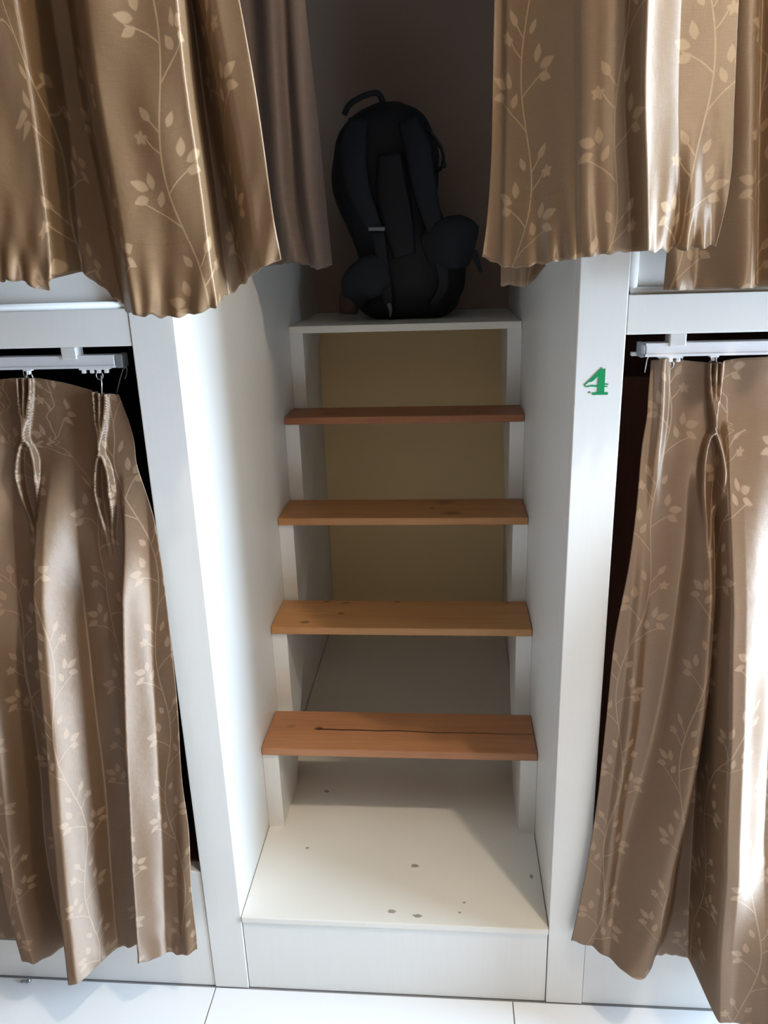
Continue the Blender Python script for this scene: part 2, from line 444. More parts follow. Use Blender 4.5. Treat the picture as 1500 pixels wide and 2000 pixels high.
# ---------------------------------------------------------------- base step and stair
HK = .188
bs = tag(empty('base_step', (W/2, 0, 0)), 'low white boxed step on the floor below the wooden treads', 'step')
box('top_board', (.001, -.003, HK-.014), (W-.001, YB-.001, HK), M_BASE, bs, .002)
box('riser_board', (.0015, .002, .001), (W-.0015, .022, HK-.014), M_WHITE, bs, .001)
st = tag(empty('staircase', (W/2, .3, HK)), 'open-tread stair with four wooden treads and white stringers between the bunks', 'staircase')
TR = [(.2485, .4012, .148), (.4183, .6089, .149), (.5726, .8221, .149), (.7268, 1.0367, .129)]
PL = (.8584, 1.2494); TH = .0184
prof = [(.255, HK)]
for i, (y, z, r) in enumerate(TR):
    prof.append((y+.006, z-TH))
    ny = TR[i+1][0] if i < 3 else PL[0]
    prof.append((ny+.006, z-TH))
prof[-1] = (PL[0]+.006, TR[3][1]-TH)
prof += [(PL[0]+.006, PL[1]-TH), (1.168, PL[1]-TH), (.41, HK)]
prism_x('stringer', prof, .0005, .036, M_WHITE, st)
prism_x('stringer', prof, W-.036, W-.0005, M_WHITE, st)
KN = [dict(knots=[(.05, .085, .012, .008, .3), (.115, .078, .012, .008, .9)], crack=(.10, .60, .077), seed=1.3),
      dict(knots=[(.075, .028, .014, .010, .7), (.155, .075, .010, .007, .8), (.16, .135, .012, .006, .7), (.11, .140, .010, .005, .8), (.285, .142, .009, .006, .8), (.55, .14, .009, .006, .5)], seed=4.1),
      dict(knots=[(.42, .035, .03, .018, .6), (.40, .12, .03, .022, .45), (.37, .075, .008, .006, .8)], seed=7.7),
      dict(knots=[(.11, .045, .026, .02, .5)], seed=9.2)]
COLS = [((.37, .160, .072), (.48, .225, .105)), ((.42, .195, .072), (.55, .290, .115)), ((.39, .170, .062), (.52, .255, .098)), ((.31, .115, .050), (.42, .170, .075))]
for i, (y, z, r) in enumerate(TR):
    mt = wood('pine_tread_%d' % i, *COLS[i], **KN[i])
    l0, l1 = (-.0, .004)[i % 2 == 9], 0
    obox('tread', (.0012, y, z-TH), (W-.0012, y+r, z), mt, st, .0018)
box('landing', (.0012, PL[0], PL[1]-TH), (W-.0012, YB-.001, PL[1]), M_BASE, st, .0015)
# tan panel closing the space under the landing
box('back_panel', (.0008, YB-.012, HK), (W-.0008, YB-.001, PL[1]-TH-.0005), M_TAN, st, 0)

# ---------------------------------------------------------------- curtains
def interp(z, pts):
    """pts: list of (z, value), any order"""
    pts = sorted(pts); zs = [p[0] for p in pts]; v = [p[1] for p in pts]
    return np.interp(z, zs, v)
def smooth_interp(x, pts):
    pts = sorted(pts); xs = np.array([p[0] for p in pts]); ys = np.array([p[1] for p in pts], float)
    if len(xs) < 3: return np.interp(x, xs, ys)
    m = np.gradient(ys, xs)
    x = np.clip(x, xs[0], xs[-1]); i = np.clip(np.searchsorted(xs, x)-1, 0, len(xs)-2)
    h = xs[i+1]-xs[i]; t = (x-xs[i])/h
    return (2*t**3-3*t**2+1)*ys[i]+(t**3-2*t**2+t)*h*m[i]+(-2*t**3+3*t**2)*ys[i+1]+(t**3-t**2)*h*m[i+1]

def cloth(name, left, right, top, hem, ybase, folds, mat, parent, ns=300, nt=220, wrinkle=.002, seed=1, hemripple=.004, uoff=0.0, thick=.0012, anchor=None):
    """left/right: [(z, X)], top/hem: [(s, z)], ybase: [(z, Y)], folds: dicts of world-space paths"""
    rng = np.random.RandomState(seed)
    s = np.linspace(0, 1, ns); tt = np.linspace(0, 1, nt)
    zt = smooth_interp(s, top); zh = interp(s, hem)
    kk = np.hanning(2*max(3, ns//70)+1); kk /= kk.sum(); pad = len(kk)//2
    zh = np.convolve(np.pad(zh, pad, mode='edge'), kk, mode='valid')
    Z = zh[None, :] + (zt-zh)[None, :]*(1-tt[:, None])
    xl = smooth_interp(Z, left); xr = smooth_interp(Z, right)
    X = xl + (xr-xl)*s[None, :]
    Y = smooth_interp(Z, ybase)
    X0 = X.copy()
    for f in folds:
        c = smooth_interp(Z, [(p[1], p[0]) for p in f['path']])
        def val(k, d):
            v = f.get(k, d)
            return v if not isinstance(v, list) else np.interp(Z, [q[0] for q in sorted(v)], [q[1] for q in sorted(v)])
        h = val('h', .04); wl = val('wl', .05); wr = val('wr', .05); sh = val('shear', 0.0); pw = f.get('pw', 1.0)
        d = X0-c
        fl = f.get('flat', 0.0); fr = f.get('flatr', fl)
        d = np.where(d < 0, np.minimum(d+fl, 0), np.maximum(d-fr, 0))
        q = np.where(d < 0, -d/wl, d/wr); q = np.clip(q, 0, 1)
        b = ((np.cos(math.pi*q)+1)/2)**pw
        ln = f.get('lin', 0.0)
        if ln: b = np.where(d > 0, (1-ln)*b + ln*(1-q), b)
        Y = Y - b*h
        X = X + sh*b*h
    # fine creases, stronger near the hem
    up = (Z-zh[None, :])
    for k in range(7):
        a = rng.uniform(8, 34); b_ = rng.uniform(-9, 9); ph = rng.uniform(0, 6.28)
        Y += wrinkle*.4*np.sin(a*X0*3 + b_*Z*2 + ph)*np.sin(b_*Z*1.7 + ph*2)
    for k in range(5):
        a = rng.uniform(120, 330); ph = rng.uniform(0, 6.28)
        mod = np.clip(np.sin(X0*rng.uniform(9, 30) + ph*3), 0, 1)
        Y += hemripple*.6*np.exp(-up/rng.uniform(.012, .05))*np.sin(a*X0 + ph + up*rng.uniform(-60, 60))*mod
        Z = Z + hemripple*.10*np.exp(-up/.02)*np.sin(a*1.3*X0 + ph*2)*(tt[:, None] > .5)
    du = np.sqrt(np.diff(X, axis=1)**2 + np.diff(Y, axis=1)**2).mean(axis=0)
    u = np.concatenate([[0], np.cumsum(du)]) + uoff
    U = np.broadcast_to(u[None, :], (nt, ns))
    if anchor is not None:
        # thread-true width: arc length along every row, measured from one edge of the cloth
        rowu = np.concatenate([np.zeros((nt, 1)), np.cumsum(np.sqrt(np.diff(X, axis=1)**2 + np.diff(Y, axis=1)**2), axis=1)], axis=1)
        if anchor == 1: rowu = rowu - rowu[:, -1:] + (u[-1]-uoff)
        U = .25*U + .75*(rowu+uoff)
    me = bpy.data.meshes.new(name)
    co = np.stack([X, Y, Z], -1).reshape(-1, 3)
    idx = np.arange(ns*nt).reshape(nt, ns)
    quads = np.stack([idx[:-1, :-1], idx[1:, :-1], idx[1:, 1:], idx[:-1, 1:]], -1).reshape(-1, 4)
    me.from_pydata(co.tolist(), [], quads.tolist())
    uvl = me.uv_layers.new(name='UVMap')
    UV = np.stack([U, up], -1).reshape(-1, 2)
    li = np.empty(len(me.loops), int); me.loops.foreach_get('vertex_index', li)
    uvl.data.foreach_set('uv', UV[li].ravel())
    me.update()
    o = link_mesh(name, me, mat, parent, True)
    md = o.modifiers.new('cloth_thickness', 'SOLIDIFY'); md.thickness = thick; md.offset = 0
    return o

def P(lst, y):
    """pixel path -> [(X, z)] at depth y"""
    out = []
    for (px, py) in lst:
        q = at(px, py, y); out.append((q[0], q[2]))
    return out
def edge(lst, y): return [(z, x) for x, z in P(lst, y)]
def pleat(px_top, px_pinch, y, tops, loop=(.014, .016), loop_len=.12, h=.011):
    """three-finger pinch pleat: fingers gather at the pinch, the cloth opens in a loop below"""
    f = []
    xp, zp = P([px_pinch], y)[0]
    for px in tops:
        xt, zt = P([px], y)[0]
        f.append(dict(path=[(xt, zt+.02), (xt, zt), (xp+(xt-xp)*.18, zp), (xp, zp-.05)],
                      h=[(zp-.004, 0), (zp+.006, h*.8), ((zp+zt)/2, h*1.4), (zt, h), (zt+.02, h)], wl=.0046, wr=.0046, pw=.8))
    # two lips of the loop
    for sgn, ww in ((-1, loop[0]), (1, loop[1])):
        f.append(dict(path=[(xp, zp+.01), (xp+sgn*.001, zp), (xp+sgn*ww*.62, zp-loop_len*.15), (xp+sgn*ww, zp-loop_len*.42), (xp+sgn*ww*.95, zp-loop_len*.7), (xp+sgn*ww*.4, zp-loop_len*1.15)],
                      h=[(zp+.003, 0), (zp-.003, .012), (zp-loop_len*.5, .020), (zp-loop_len*1.0, .008), (zp-loop_len*1.5, 0)], wl=.0056, wr=.0056, pw=.8))
    return f
def hook(name, x, y, z0, z1, parent):
    pts = [(x-.002, y, z0), (x-.003, y+.001, (z0*.4+z1*.6)), (x, y, z1), (x+.004, y, z1-.004), (x+.004, y-.001, (z0+z1)/2+.002), (x+.003, y, z0+.001)]
    return tube(name, pts, .0009, M_STEEL, parent, 6)

YR = .018   # lower rails
# ---- lower left curtain
root = tag(empty('lower_curtain', (-.4, -.02, .14)), 'brown satin vine curtain closing the unnumbered lower bunk, hem above the floor', 'curtain')
yb = [(1.30, YR), (1.2, YR-.006), (1.05, -.008), (.9, -.018), (.5, -.032), (.14, -.040), (.0, -.04)]
ym = -.03
redge = edge([(233, 768)], YR) + edge([(253, 873), (258, 905), (277, 957), (297, 1010), (314, 1085), (328, 1180), (347, 1328), (364, 1516)], -.015) + edge([(370, 1620), (375, 1709), (388, 1858)], -.035)
ledge = [(1.3, -1.10), (.1, -1.10)]
zt0 = at(55, 738, YR)[2]; ze = at(233, 770, YR)[2]; xt1 = at(233, 770, YR)[0]
def S(x, xr): return (x+1.10)/(xr+1.10)
top = [(0, zt0), (S(at(0, 740, YR)[0], xt1), zt0-.001), (S(at(60, 738, YR)[0], xt1), zt0+.001), (S(at(120, 748, YR)[0], xt1), zt0-.007), (S(at(190, 762, YR)[0], xt1), ze+.006), (1, ze)]
hem = [(0, .14), (.5, .14), (.63, .15), (.68, .152), (.72, .138), (.84, .140), (.88, .144), (.90, .158), (.93, .134), (.96, .128), (1, .146)]
rid = -.09
folds = []
folds += pleat((55, 738), (58, 851), YR, [(39, 738), (51, 738), (64, 738)])
folds += pleat((205, 765), (206, 876), YR, [(187, 764), (199, 765), (211, 765)], loop=(.010, .014), h=.010)
# main ridge below the first pleat
folds.append(dict(path=P([(50, 960), (62, 1085), (84, 1250), (104, 1400), (120, 1520), (140, 1700), (165, 1905)], -.08), wl=[(0.1, .016), (.7, .014), (1.1, .014)], wr=[(.1, .046), (.5, .048), (1.1, .035)],
                  h=[(.1, .085), (.5, .082), (.9, .062), (1.02, .035), (1.12, .0)], pw=.9, lin=.75, flat=.007))
# ridge below the second pleat
folds.append(dict(path=P([(222, 950), (235, 1050), (245, 1180), (252, 1330), (263, 1500), (276, 1700), (285, 1860)], -.05), wl=.010, wr=[(.1, .038), (.5, .036), (1.1, .03)],
                  h=[(.1, .050), (.5, .052), (.9, .044), (1.1, .0)], pw=.85, lin=.75))
# ridge at the picture's edge
folds.append(dict(path=P([(-75, 900), (-45, 1200), (5, 1480), (40, 1740), (75, 1870)], -.06), wl=.02, wr=.040, h=[(.1, .050), (.6, .056), (1.1, .03), (1.25, 0)], flat=.01, lin=.75))
folds.append(dict(path=P([(345, 1200), (352, 1500), (362, 1700), (366, 1850)], -.04), wl=.02, wr=.02, h=[(.1, .010), (.3, .008), (.7, 0)]))
for k in range(4):
    xk = -.60-.13*k
    folds.append(dict(path=[(xk, .1), (xk, 1.3)], wl=.055, wr=.055, h=[(.1, .06), (1.1, .02), (1.3, .01)]))
cl_ = cloth('cloth', ledge, redge, top, hem, yb, folds, M_FAB, root, ns=620, nt=240, seed=3, hemripple=.003, uoff=.03, anchor=1)
for (px, py0, py1) in ((55, 742, 713), (-110, 742, 713)):
    a = at(px, py0, YR); b_ = at(px, py1, YR); hook('hook', a[0], YR-.006, a[2], b_[2], root)
a = at(205, 768, YR); b_ = at(204, 731, YR); tube('hook', [(a[0], YR-.012, a[2]-.004), (b_[0], YR-.012, b_[2])], .0011, M_STEEL, root, 6)

# ---- lower right curtain
root = tag(empty('lower_curtain', (1.1, -.02, .15)), 'brown satin vine curtain hanging in bunk four beneath the rail with projecting bar', 'curtain')
yb = [(1.30, YR), (1.2, YR-.004), (1.0, -.002), (.85, -.012), (.5, -.018), (.15, -.022), (0, -.022)]
ledge = edge([(1272, 704), (1266, 764), (1262, 814), (1254, 856), (1240, 974), (1223, 1090)], YR-.002) + edge([(1201, 1252), (1184, 1406), (1168, 1545), (1150, 1667), (1127, 1783), (1112, 1853)], -.018)
redge = [(1.3, 1.69), (.1, 1.69)]
xt0 = at(1272, 704, YR)[0]
def S2(x): return (x-xt0)/(1.69-xt0)
z0 = at(1272, 704, YR)[2]
top = [(0, z0), (S2(at(1300, 699, YR)[0]), z0+.004), (S2(at(1340, 706, YR)[0]), z0-.001), (S2(at(1388, 712, YR)[0]), z0-.004), (S2(at(1440, 707, YR)[0]), z0+.0005), (S2(at(1500, 699, YR)[0]), z0+.0025), (.5, z0-.002), (1, z0-.002)]
hem = [(0, .180), (.1, .165), (.25, .152), (1, .15)]
folds = pleat((1395, 712), (1387, 834), YR, [(1382, 712), (1394, 712), (1406, 711)], loop=(.012, .014), loop_len=.125)
# first long ridge
folds.append(dict(path=P([(1392, 960), (1394, 1080), (1386, 1200), (1374, 1330), (1349, 1490), (1312, 1640), (1262, 1840), (1228, 1920)], -.05), wl=[(.1, .085), (.6, .065), (1.1, .02)], wr=[(.1, .055), (.3, .04), (.6, .020), (1.1, .016)],
                  h=[(.1, .060), (.5, .060), (.9, .046), (1.1, 0)], pw=.9))
# big ridge at the picture's edge, thrown forward at the floor
RP = P([(1500, 920), (1488, 1000), (1472, 1140), (1457, 1280), (1443, 1430), (1433, 1560), (1424, 1700), (1414, 1850), (1408, 1980)], -.12)
folds.append(dict(path=RP, wl=[(.1, .018), (.6, .014), (1.1, .014)], wr=.05, h=[(.1, .120), (.5, .090), (.9, .060), (1.05, .03), (1.18, .0)], pw=.8, flat=.012, flatr=.13))
folds.append(dict(path=RP, wl=.014, wr=.05, h=[(.1, .008), (.3, .014), (.45, .032), (.7, .036), (.9, .022), (1.05, .01), (1.18, .0)], pw=.9, flat=.012, flatr=.006, lin=.7))
folds.append(dict(path=P([(1540, 1500), (1535, 1750), (1530, 1980)], -.15), wl=.085, wr=.06, h=[(.1, .05), (.3, .035), (.42, .012), (.5, 0)]))
folds.append(dict(path=P([(1290, 720), (1287, 800), (1275, 900)], YR), wl=.012, wr=.014, h=[(1.0, 0), (1.2, .010), (1.27, .012)]))
folds.append(dict(path=P([(1262, 1100), (1245, 1250), (1230, 1400), (1200, 1600), (1170, 1850)], -.02), wl=.016, wr=.018, h=[(.1, .006), (.6, .010), (.9, .004), (1.05, 0)]))
for k in range(4):
    xk = 1.17+.13*k
    folds.append(dict(path=[(xk, .1), (xk, 1.3)], wl=.055, wr=.055, h=[(.1, .06), (1.1, .02), (1.3, .01)]))
cloth('cloth', ledge, redge, top, hem, yb, folds, M_FAB, root, ns=620, nt=240, seed=5, hemripple=.003, uoff=.035, anchor=0)
for px, py0, py1 in ((1389, 715, 688), (1326, 702, 690)):
    a = at(px, py0, YR); b_ = at(px, py1, YR); hook('hook', a[0], YR-.006, a[2], b_[2], root)

# ---- lower rails
def rail(xa, xb, free, brackets, gliders, label, end_bar=None):
    root = tag(empty('curtain_rail', ((xa+xb)/2, YR, 1.275)), label, 'rail')
    zb, ztp = 1.264, 1.2835
    bm = bmesh.new(); add_box(bm, (xa, YR-.012, zb), (xb, YR+.012, ztp), .002)
    add_box(bm, (xa, YR-.0135, zb), (xb, YR-.0115, zb+.0035)); add_box(bm, (xa, YR-.0135, ztp-.0035), (xb, YR-.0115, ztp))
    from_bm('channel', bm, M_ALU, root)
    ex = (free, free+.012) if free == xb else (free-.008, free)
    box('end_cap', (ex[0], YR-.012, zb-.001), (ex[1], YR+.013, ztp+.001), M_GREY, root, .002)
    for x in brackets:
        bk = box('bracket', (x-.012, YR-.0155, ztp-.005), (x+.012, YR+.012, ZO), M_CLEAR, root, .0015)
    for (x, ring) in gliders:
        bm = bmesh.new()
        add_box(bm, (x-.0065, YR-.007, zb-.0035), (x+.0065, YR+.003, zb), .0008)
        add_box(bm, (x-.003, YR-.006, zb-.009), (x+.003, YR+.001, zb-.003), .0008)
        gl = from_bm('glider', bm, M_PLASTIC, root)
        if ring:
            n = 12
            tube('ring', [(x+.0055*math.cos(6.283*k/n), YR-.003, zb-.013+.0065*math.sin(6.283*k/n)) for k in range(n)], .0009, M_STEEL, gl, 6, True)
    if end_bar:
        box('projecting_bar', end_bar[0], end_bar[1], M_CLEAR, root, .001)
    return root
M_GREY = plain('grey_plastic', (.20, .21, .22), .5, .4)
gx = lambda px: at(px, 712, YR)[0]
xe = at(229, 695, YR)[0]
r1 = rail(-1.12, xe, xe, [at(142, 686, YR)[0], -.75], [(gx(55), 1), (gx(164), 0), (gx(180), 0), (gx(193), 1), (gx(208), 0), (gx(-110), 1)],
     'white metal curtain rail with four bunched spare gliders above the unnumbered bunk', None)
xs_ = at(1257, 680, YR)[0]
a = at(1232, 691, .03); b_ = at(1262, 691, .03)
r2 = rail(xs_, 1.72, xs_, [at(1319, 660, YR)[0], 1.3], [(gx(1291), 0), (gx(1307), 1), (gx(1322), 0), (gx(1391), 1), (1.05, 1)],
     'white metal curtain rail with projecting grey bar in bunk four', ((a[0], .026, a[2]-.003), (b_[0], .034, a[2]+.003)))
# loose wires
a = at(1268, 692, YR); tube('wire', [(a[0]+.009, YR-.004, a[2]-.003), (a[0]+.006, YR-.005, a[2]+.003), (a[0], YR-.006, a[2]+.002), (a[0]-.004, YR-.006, a[2]-.006), (a[0]-.006, YR-.006, a[2]-.026)], .0009, M_STEEL, r2, 6)
p_ = [at(x, y, YR+.01) for x, y in ((243, 706), (246, 716), (240, 722), (234, 742), (228, 768))]
tube('wire', [tuple(q) for q in p_], .0009, M_GREY, r1, 6)
p_ = [at(x, y, YR+.01) for x, y in ((240, 706), (248, 720), (247, 732), (244, 740))]
tube('wire', [tuple(q) for q in p_], .0009, M_GREY, r1, 6)

# ---- upper curtains (hang from ceiling rails above the frame)
ZT = 2.44
def urail(name, a, b, label):
    root = tag(empty(name, ((a[0]+b[0])/2, (a[1]+b[1])/2, ZC)), label, 'rail')
    box('channel', (min(a[0], b[0])-.01, min(a[1], b[1])-.01, ZT), (max(a[0], b[0])+.01, max(a[1], b[1])+.01, ZC), M_ALU, root, .002)
    return root
YU = -.075
urail('ceiling_rail', (-1.15, YU), (1.78, YU), 'long white curtain rail on the ceiling in front of both bunks')
root = tag(empty('upper_curtain', (-.4, YU, 1.38)), 'golden brown vine curtain hanging over the head of the unnumbered bunk, hem sagging', 'curtain')
yb = [(2.45, YU), (1.9, YU-.01), (1.35, YU-.02)]
redge = edge([(485, 0), (505, 105), (522, 200), (537, 300), (550, 400), (567, 505)], YU-.02) + [(2.45, at(485, 0, YU)[0]-.10)]
ledge = [(2.5, -1.12), (1.3, -1.12)]
xr_ = at(567, 505, YU-.03)[0]
def S3(x): return (x+1.12)/(xr_+1.12)
hem = [(0, 1.37), (.4, 1.38)] + [(S3(at(px, py, y)[0]), at(px, py, y)[2]) for px, py, y in
       ((0, 548, -.13), (60, 545, -.13), (100, 530, -.16), (122, 530, -.15), (150, 568, -.08), (235, 604, -.12), (330, 614, -.14), (400, 600, -.12), (450, 578, -.08), (510, 535, -.09), (567, 505, -.1))]
top = [(0, ZT-.003), (1, ZT-.003)]
folds = [
  dict(path=P([(-60, 0), (-15, 240), (25, 530)], -.15) + [(at(-60, 0, -.1)[0]-.04, 2.45)], flat=.052, wl=.04, wr=[(1.3, .016), (2.4, .03)], h=[(1.3, .10), (1.75, .095), (2.4, .02)], shear=.22),
  dict(path=P([(225, 0), (245, 160), (278, 360), (318, 600)], -.17) + [(at(215, 0, -.1)[0]-.06, 2.45)], flat=.050, wl=[(1.3, .035), (2.4, .06)], wr=[(1.3, .016), (2.4, .03)], h=[(1.3, .115), (1.75, .11), (2.4, .02)], shear=.28),
  dict(path=P([(455, 0), (480, 150), (506, 300), (532, 450), (542, 505)], -.13) + [(at(465, 0, -.1)[0]-.08, 2.45)], flat=.012, wl=[(1.3, .05), (2.4, .08)], wr=.05, h=[(1.3, .085), (1.75, .085), (2.4, .02)], shear=.05),
]
for k in range(6):
    xk = -.40-.12*k
    folds.append(dict(path=[(xk, 1.3), (xk-.01, 2.45)], wl=.055, wr=.045, h=[(1.3, .07), (2.4, .02)]))
cloth('cloth', ledge, redge, top, hem, yb, folds, M_FAB_UP, root, ns=620, nt=220, seed=8, hemripple=.006, wrinkle=.003, uoff=.062)

# inner curtain beside the landing, seen from its lining side
root = tag(empty('inner_curtain', (.05, .62, 1.40)), 'dull brown curtain seen from its lining, hanging beside the backpack', 'curtain')
urail('ceiling_rail', (.02, .50), (.13, .50), 'short white curtain rail on the ceiling above the landing')
yy = .50
ledge = [(2.5, .006), (1.3, .006)]
redge = [(2.45, at(600, 0, yy)[0]-.02)] + edge([(600, 0), (612, 120), (628, 270), (640, 400), (653, 520)], yy)
hem = [(0, 1.40), (.55, at(585, 512, yy)[2]), (.72, at(612, 520, yy)[2]), (.85, at(630, 526, yy)[2]), (1, at(653, 518, yy)[2])]
folds = [dict(path=P([(535, 0), (548, 250), (560, 400), (585, 510)], yy) + [(at(530, 0, yy)[0], 2.45)], wl=.05, wr=.03, h=.035),
         dict(path=P([(580, 0), (598, 250), (612, 400), (632, 520)], yy) + [(at(580, 0, yy)[0], 2.45)], wl=.035, wr=.05, h=[(1.3, .055), (1.8, .04), (2.4, .02)], pw=.8)]
cloth('cloth', ledge, redge, [(0, ZT-.003), (1, ZT-.003)], hem, [(2.5, yy), (1.3, yy)], folds, M_LINING, root, ns=160, nt=140, seed=11, hemripple=.003)

# upper right curtain, front layer
root = tag(empty('upper_curtain', (.63, YU, 1.41)), 'golden brown vine curtain with one brightly lit fold, hanging above the green number', 'curtain')
YF = YU-.045
yb = [(2.45, YU), (1.9, YF), (1.35, YF)]
ledge = edge([(968, 0), (965, 150), (962, 300), (952, 440), (944, 503)], YF+.05) + [(2.45, at(968, 0, YF)[0]+.04)]
redge = edge([(1440, 0), (1432, 200), (1425, 350), (1400, 480)], YF) + [(2.45, at(1440, 0, YF)[0]+.03)]
x0_ = at(944, 503, YF+.05)[0]; x1_ = at(1400, 480, YF)[0]
def S4(x): return (x-x0_)/(x1_-x0_)
hem = [(S4(at(px, py, YF)[0]), at(px, py, YF)[2]) for px, py in ((970, 512), (990, 523), (1020, 525), (1060, 517), (1110, 508), (1160, 500), (1215, 492), (1262, 491), (1300, 489), (1350, 486))]
hem = [(0, at(944, 503, YF+.05)[2])] + hem + [(1, at(1400, 480, YF)[2])]
folds = [
  dict(path=[(x0_-.005, 1.3), (at(968, 0, YF)[0], 1.75), (at(968, 0, YF)[0]+.03, 2.45)], wl=.02, wr=[(1.3, .15), (2.4, .10)], h=-.085),
  dict(path=P([(1005, 0), (1003, 250), (995, 515)], YF) + [(at(1005, 0, YF)[0]+.03, 2.45)], wl=.010, wr=.05, h=.006, shear=-.3),
  dict(path=P([(1137, 0), (1137, 250), (1136, 500)], YF) + [(at(1137, 0, YF)[0]+.02, 2.45)], wl=.006, wr=.02, h=.004),
  dict(path=P([(1262, 0), (1258, 200), (1262, 350), (1266, 490)], YF-.03) + [(at(1262, 0, YF)[0]+.02, 2.45)], wl=[(1.3, .012), (2.4, .03)], wr=[(1.3, .046), (1.8, .046), (2.4, .05)], h=[(1.3, .036), (1.75, .036), (2.4, .02)], pw=.9, lin=.75),
  dict(path=P([(1345, 330), (1348, 420), (1340, 488)], YF) , wl=.018, wr=.02, h=[(1.40, .014), (1.50, .006), (1.56, 0)]),
]
cloth('cloth', ledge, redge, top, hem, yb, folds, M_FAB_UP, root, ns=340, nt=220, seed=21, hemripple=.006, wrinkle=.002, uoff=.015, anchor=0)

# upper right curtain, layer behind that reaches lower
root = tag(empty('upper_curtain', (1.2, -.03, 1.365)), 'golden brown vine curtain behind the brightly lit one, hem on the panel moulding', 'curtain')
YK = -.034
urail('ceiling_rail', (.75, YK+.012), (1.75, YK+.012), 'white curtain rail on the ceiling close to the numbered bunk').location.y += 0
yb = [(2.45, YK+.012), (1.9, YK), (1.3, YK)]
ledge = edge([(1310, 0), (1308, 250), (1303, 480), (1296, 564)], YK) + [(2.45, at(1310, 0, YK)[0]+.02)]
redge = [(2.5, 1.72), (1.3, 1.72)]
zhb = at(1296, 566, YK)[2]
hem = [(0, zhb), (.03, zhb-.001), (.1, zhb+.001), (.2, zhb), (1, zhb)]
folds = [
  dict(path=P([(1330, 0), (1325, 300), (1318, 560)], YK) + [(at(1330, 0, YK)[0]+.02, 2.45)], wl=.02, wr=.03, h=.006),
  dict(path=P([(1455, 0), (1450, 250), (1448, 560)], YK-.02) + [(at(1455, 0, YK)[0]+.02, 2.45)], wl=.055, wr=.028, h=.032, shear=.2, pw=.85),
  dict(path=P([(1540, 0), (1530, 250), (1530, 560)], YK-.02) + [(at(1540, 0, YK)[0]+.02, 2.45)], wl=.028, wr=.05, h=.026)]
for k in range(6):
    xk = 1.02+.12*k
    folds.append(dict(path=[(xk, 1.3), (xk, 2.45)], wl=.05, wr=.05, h=[(1.3, .20), (2.4, .05)]))  # unseen folds, deepened so they shade the white beam from the window
cloth('cloth', ledge, redge, top, hem, yb, folds, M_FAB_UP, root, ns=420, nt=200, seed=31, hemripple=.003, uoff=.055)

# small inner curtain on the right, only its hem shows under the front one
root = tag(empty('inner_curtain', (.56, .1, 1.36)), 'narrow brown curtain end peeping below the hem beside the right wall', 'curtain')
yy = .10
urail('ceiling_rail', (.50, yy), (.60, yy), 'stub of white curtain rail on the ceiling over the steps')
ledge = edge([(985, 0), (980, 300), (978, 555)], yy) + [(2.5, at(985, 0, yy)[0])]
redge = [(2.5, .597), (1.3, .560)]
zi = at(1000, 560, yy)[2]
cloth('cloth', ledge, redge, [(0, ZT-.003), (1, ZT-.003)], [(0, zi+.003), (.5, zi), (.75, zi+.008), (1, zi+.03)], [(2.5, yy), (1.3, yy)],
      [dict(path=[(.53, 1.3), (.53, 2.5)], wl=.02, wr=.02, h=.02)], M_FAB_UP, root, ns=60, nt=120, seed=41, hemripple=.006)

# ---------------------------------------------------------------- backpack on the landing
root = tag(empty('backpack', (.29, 1.06, PL[1])), 'black hiking backpack standing on the landing, straps outward', 'backpack')
secs = [(1.2496, .20, .40, 1.02, 1.20), (1.262, .175, .425, .99, 1.225), (1.30, .165, .447, .975, 1.235), (1.36, .170, .462, .968, 1.24), (1.43, .163, .452, .965, 1.24),
        (1.49, .140, .410, .965, 1.24), (1.55, .112, .388, .968, 1.24), (1.62, .106, .390, .972, 1.24), (1.69, .114, .384, .980, 1.235), (1.74, .140, .366, .995, 1.225), (1.775, .180, .335, 1.02, 1.20), (1.795, .225, .295, 1.06, 1.16)]
bm = bmesh.new(); seg = 32; rings = []
zs = np.array([s_[0] for s_ in secs])
zz = np.concatenate([np.linspace(zs[i], zs[i+1], 4)[:-1] for i in range(len(zs)-1)] + [[zs[-1]]])
def sec(z, k): return smooth_interp(np.array([z]), [(s_[0], s_[k]) for s_ in secs])[0]
for z in zz:
    x0, x1, y0, y1 = [sec(z, k) for k in (1, 2, 3, 4)]
    cx, cy, rx, ry = (x0+x1)/2, (y0+y1)/2, (x1-x0)/2, (y1-y0)/2
    ring = []
    for k in range(seg):
        a = 2*math.pi*k/seg; c, s_ = math.cos(a), math.sin(a)
        e = .62
        dx = math.copysign(abs(c)**e, c); dy = math.copysign(abs(s_)**e, s_)
        wob = 1 + .018*math.sin(z*46 + k*.9) + .012*math.sin(z*23 - k*1.7)
        ring.append(bm.verts.new((cx+rx*dx*wob, cy+ry*dy*wob, z)))
    rings.append(ring)
for i in range(len(rings)-1):
    for k in range(seg): bm.faces.new((rings[i][k], rings[i][(k+1) % seg], rings[i+1][(k+1) % seg], rings[i+1][k]))
bm.faces.new(rings[0][::-1]); bm.faces.new(rings[-1])
from_bm('pack_body', bm, M_PACK, root, True)
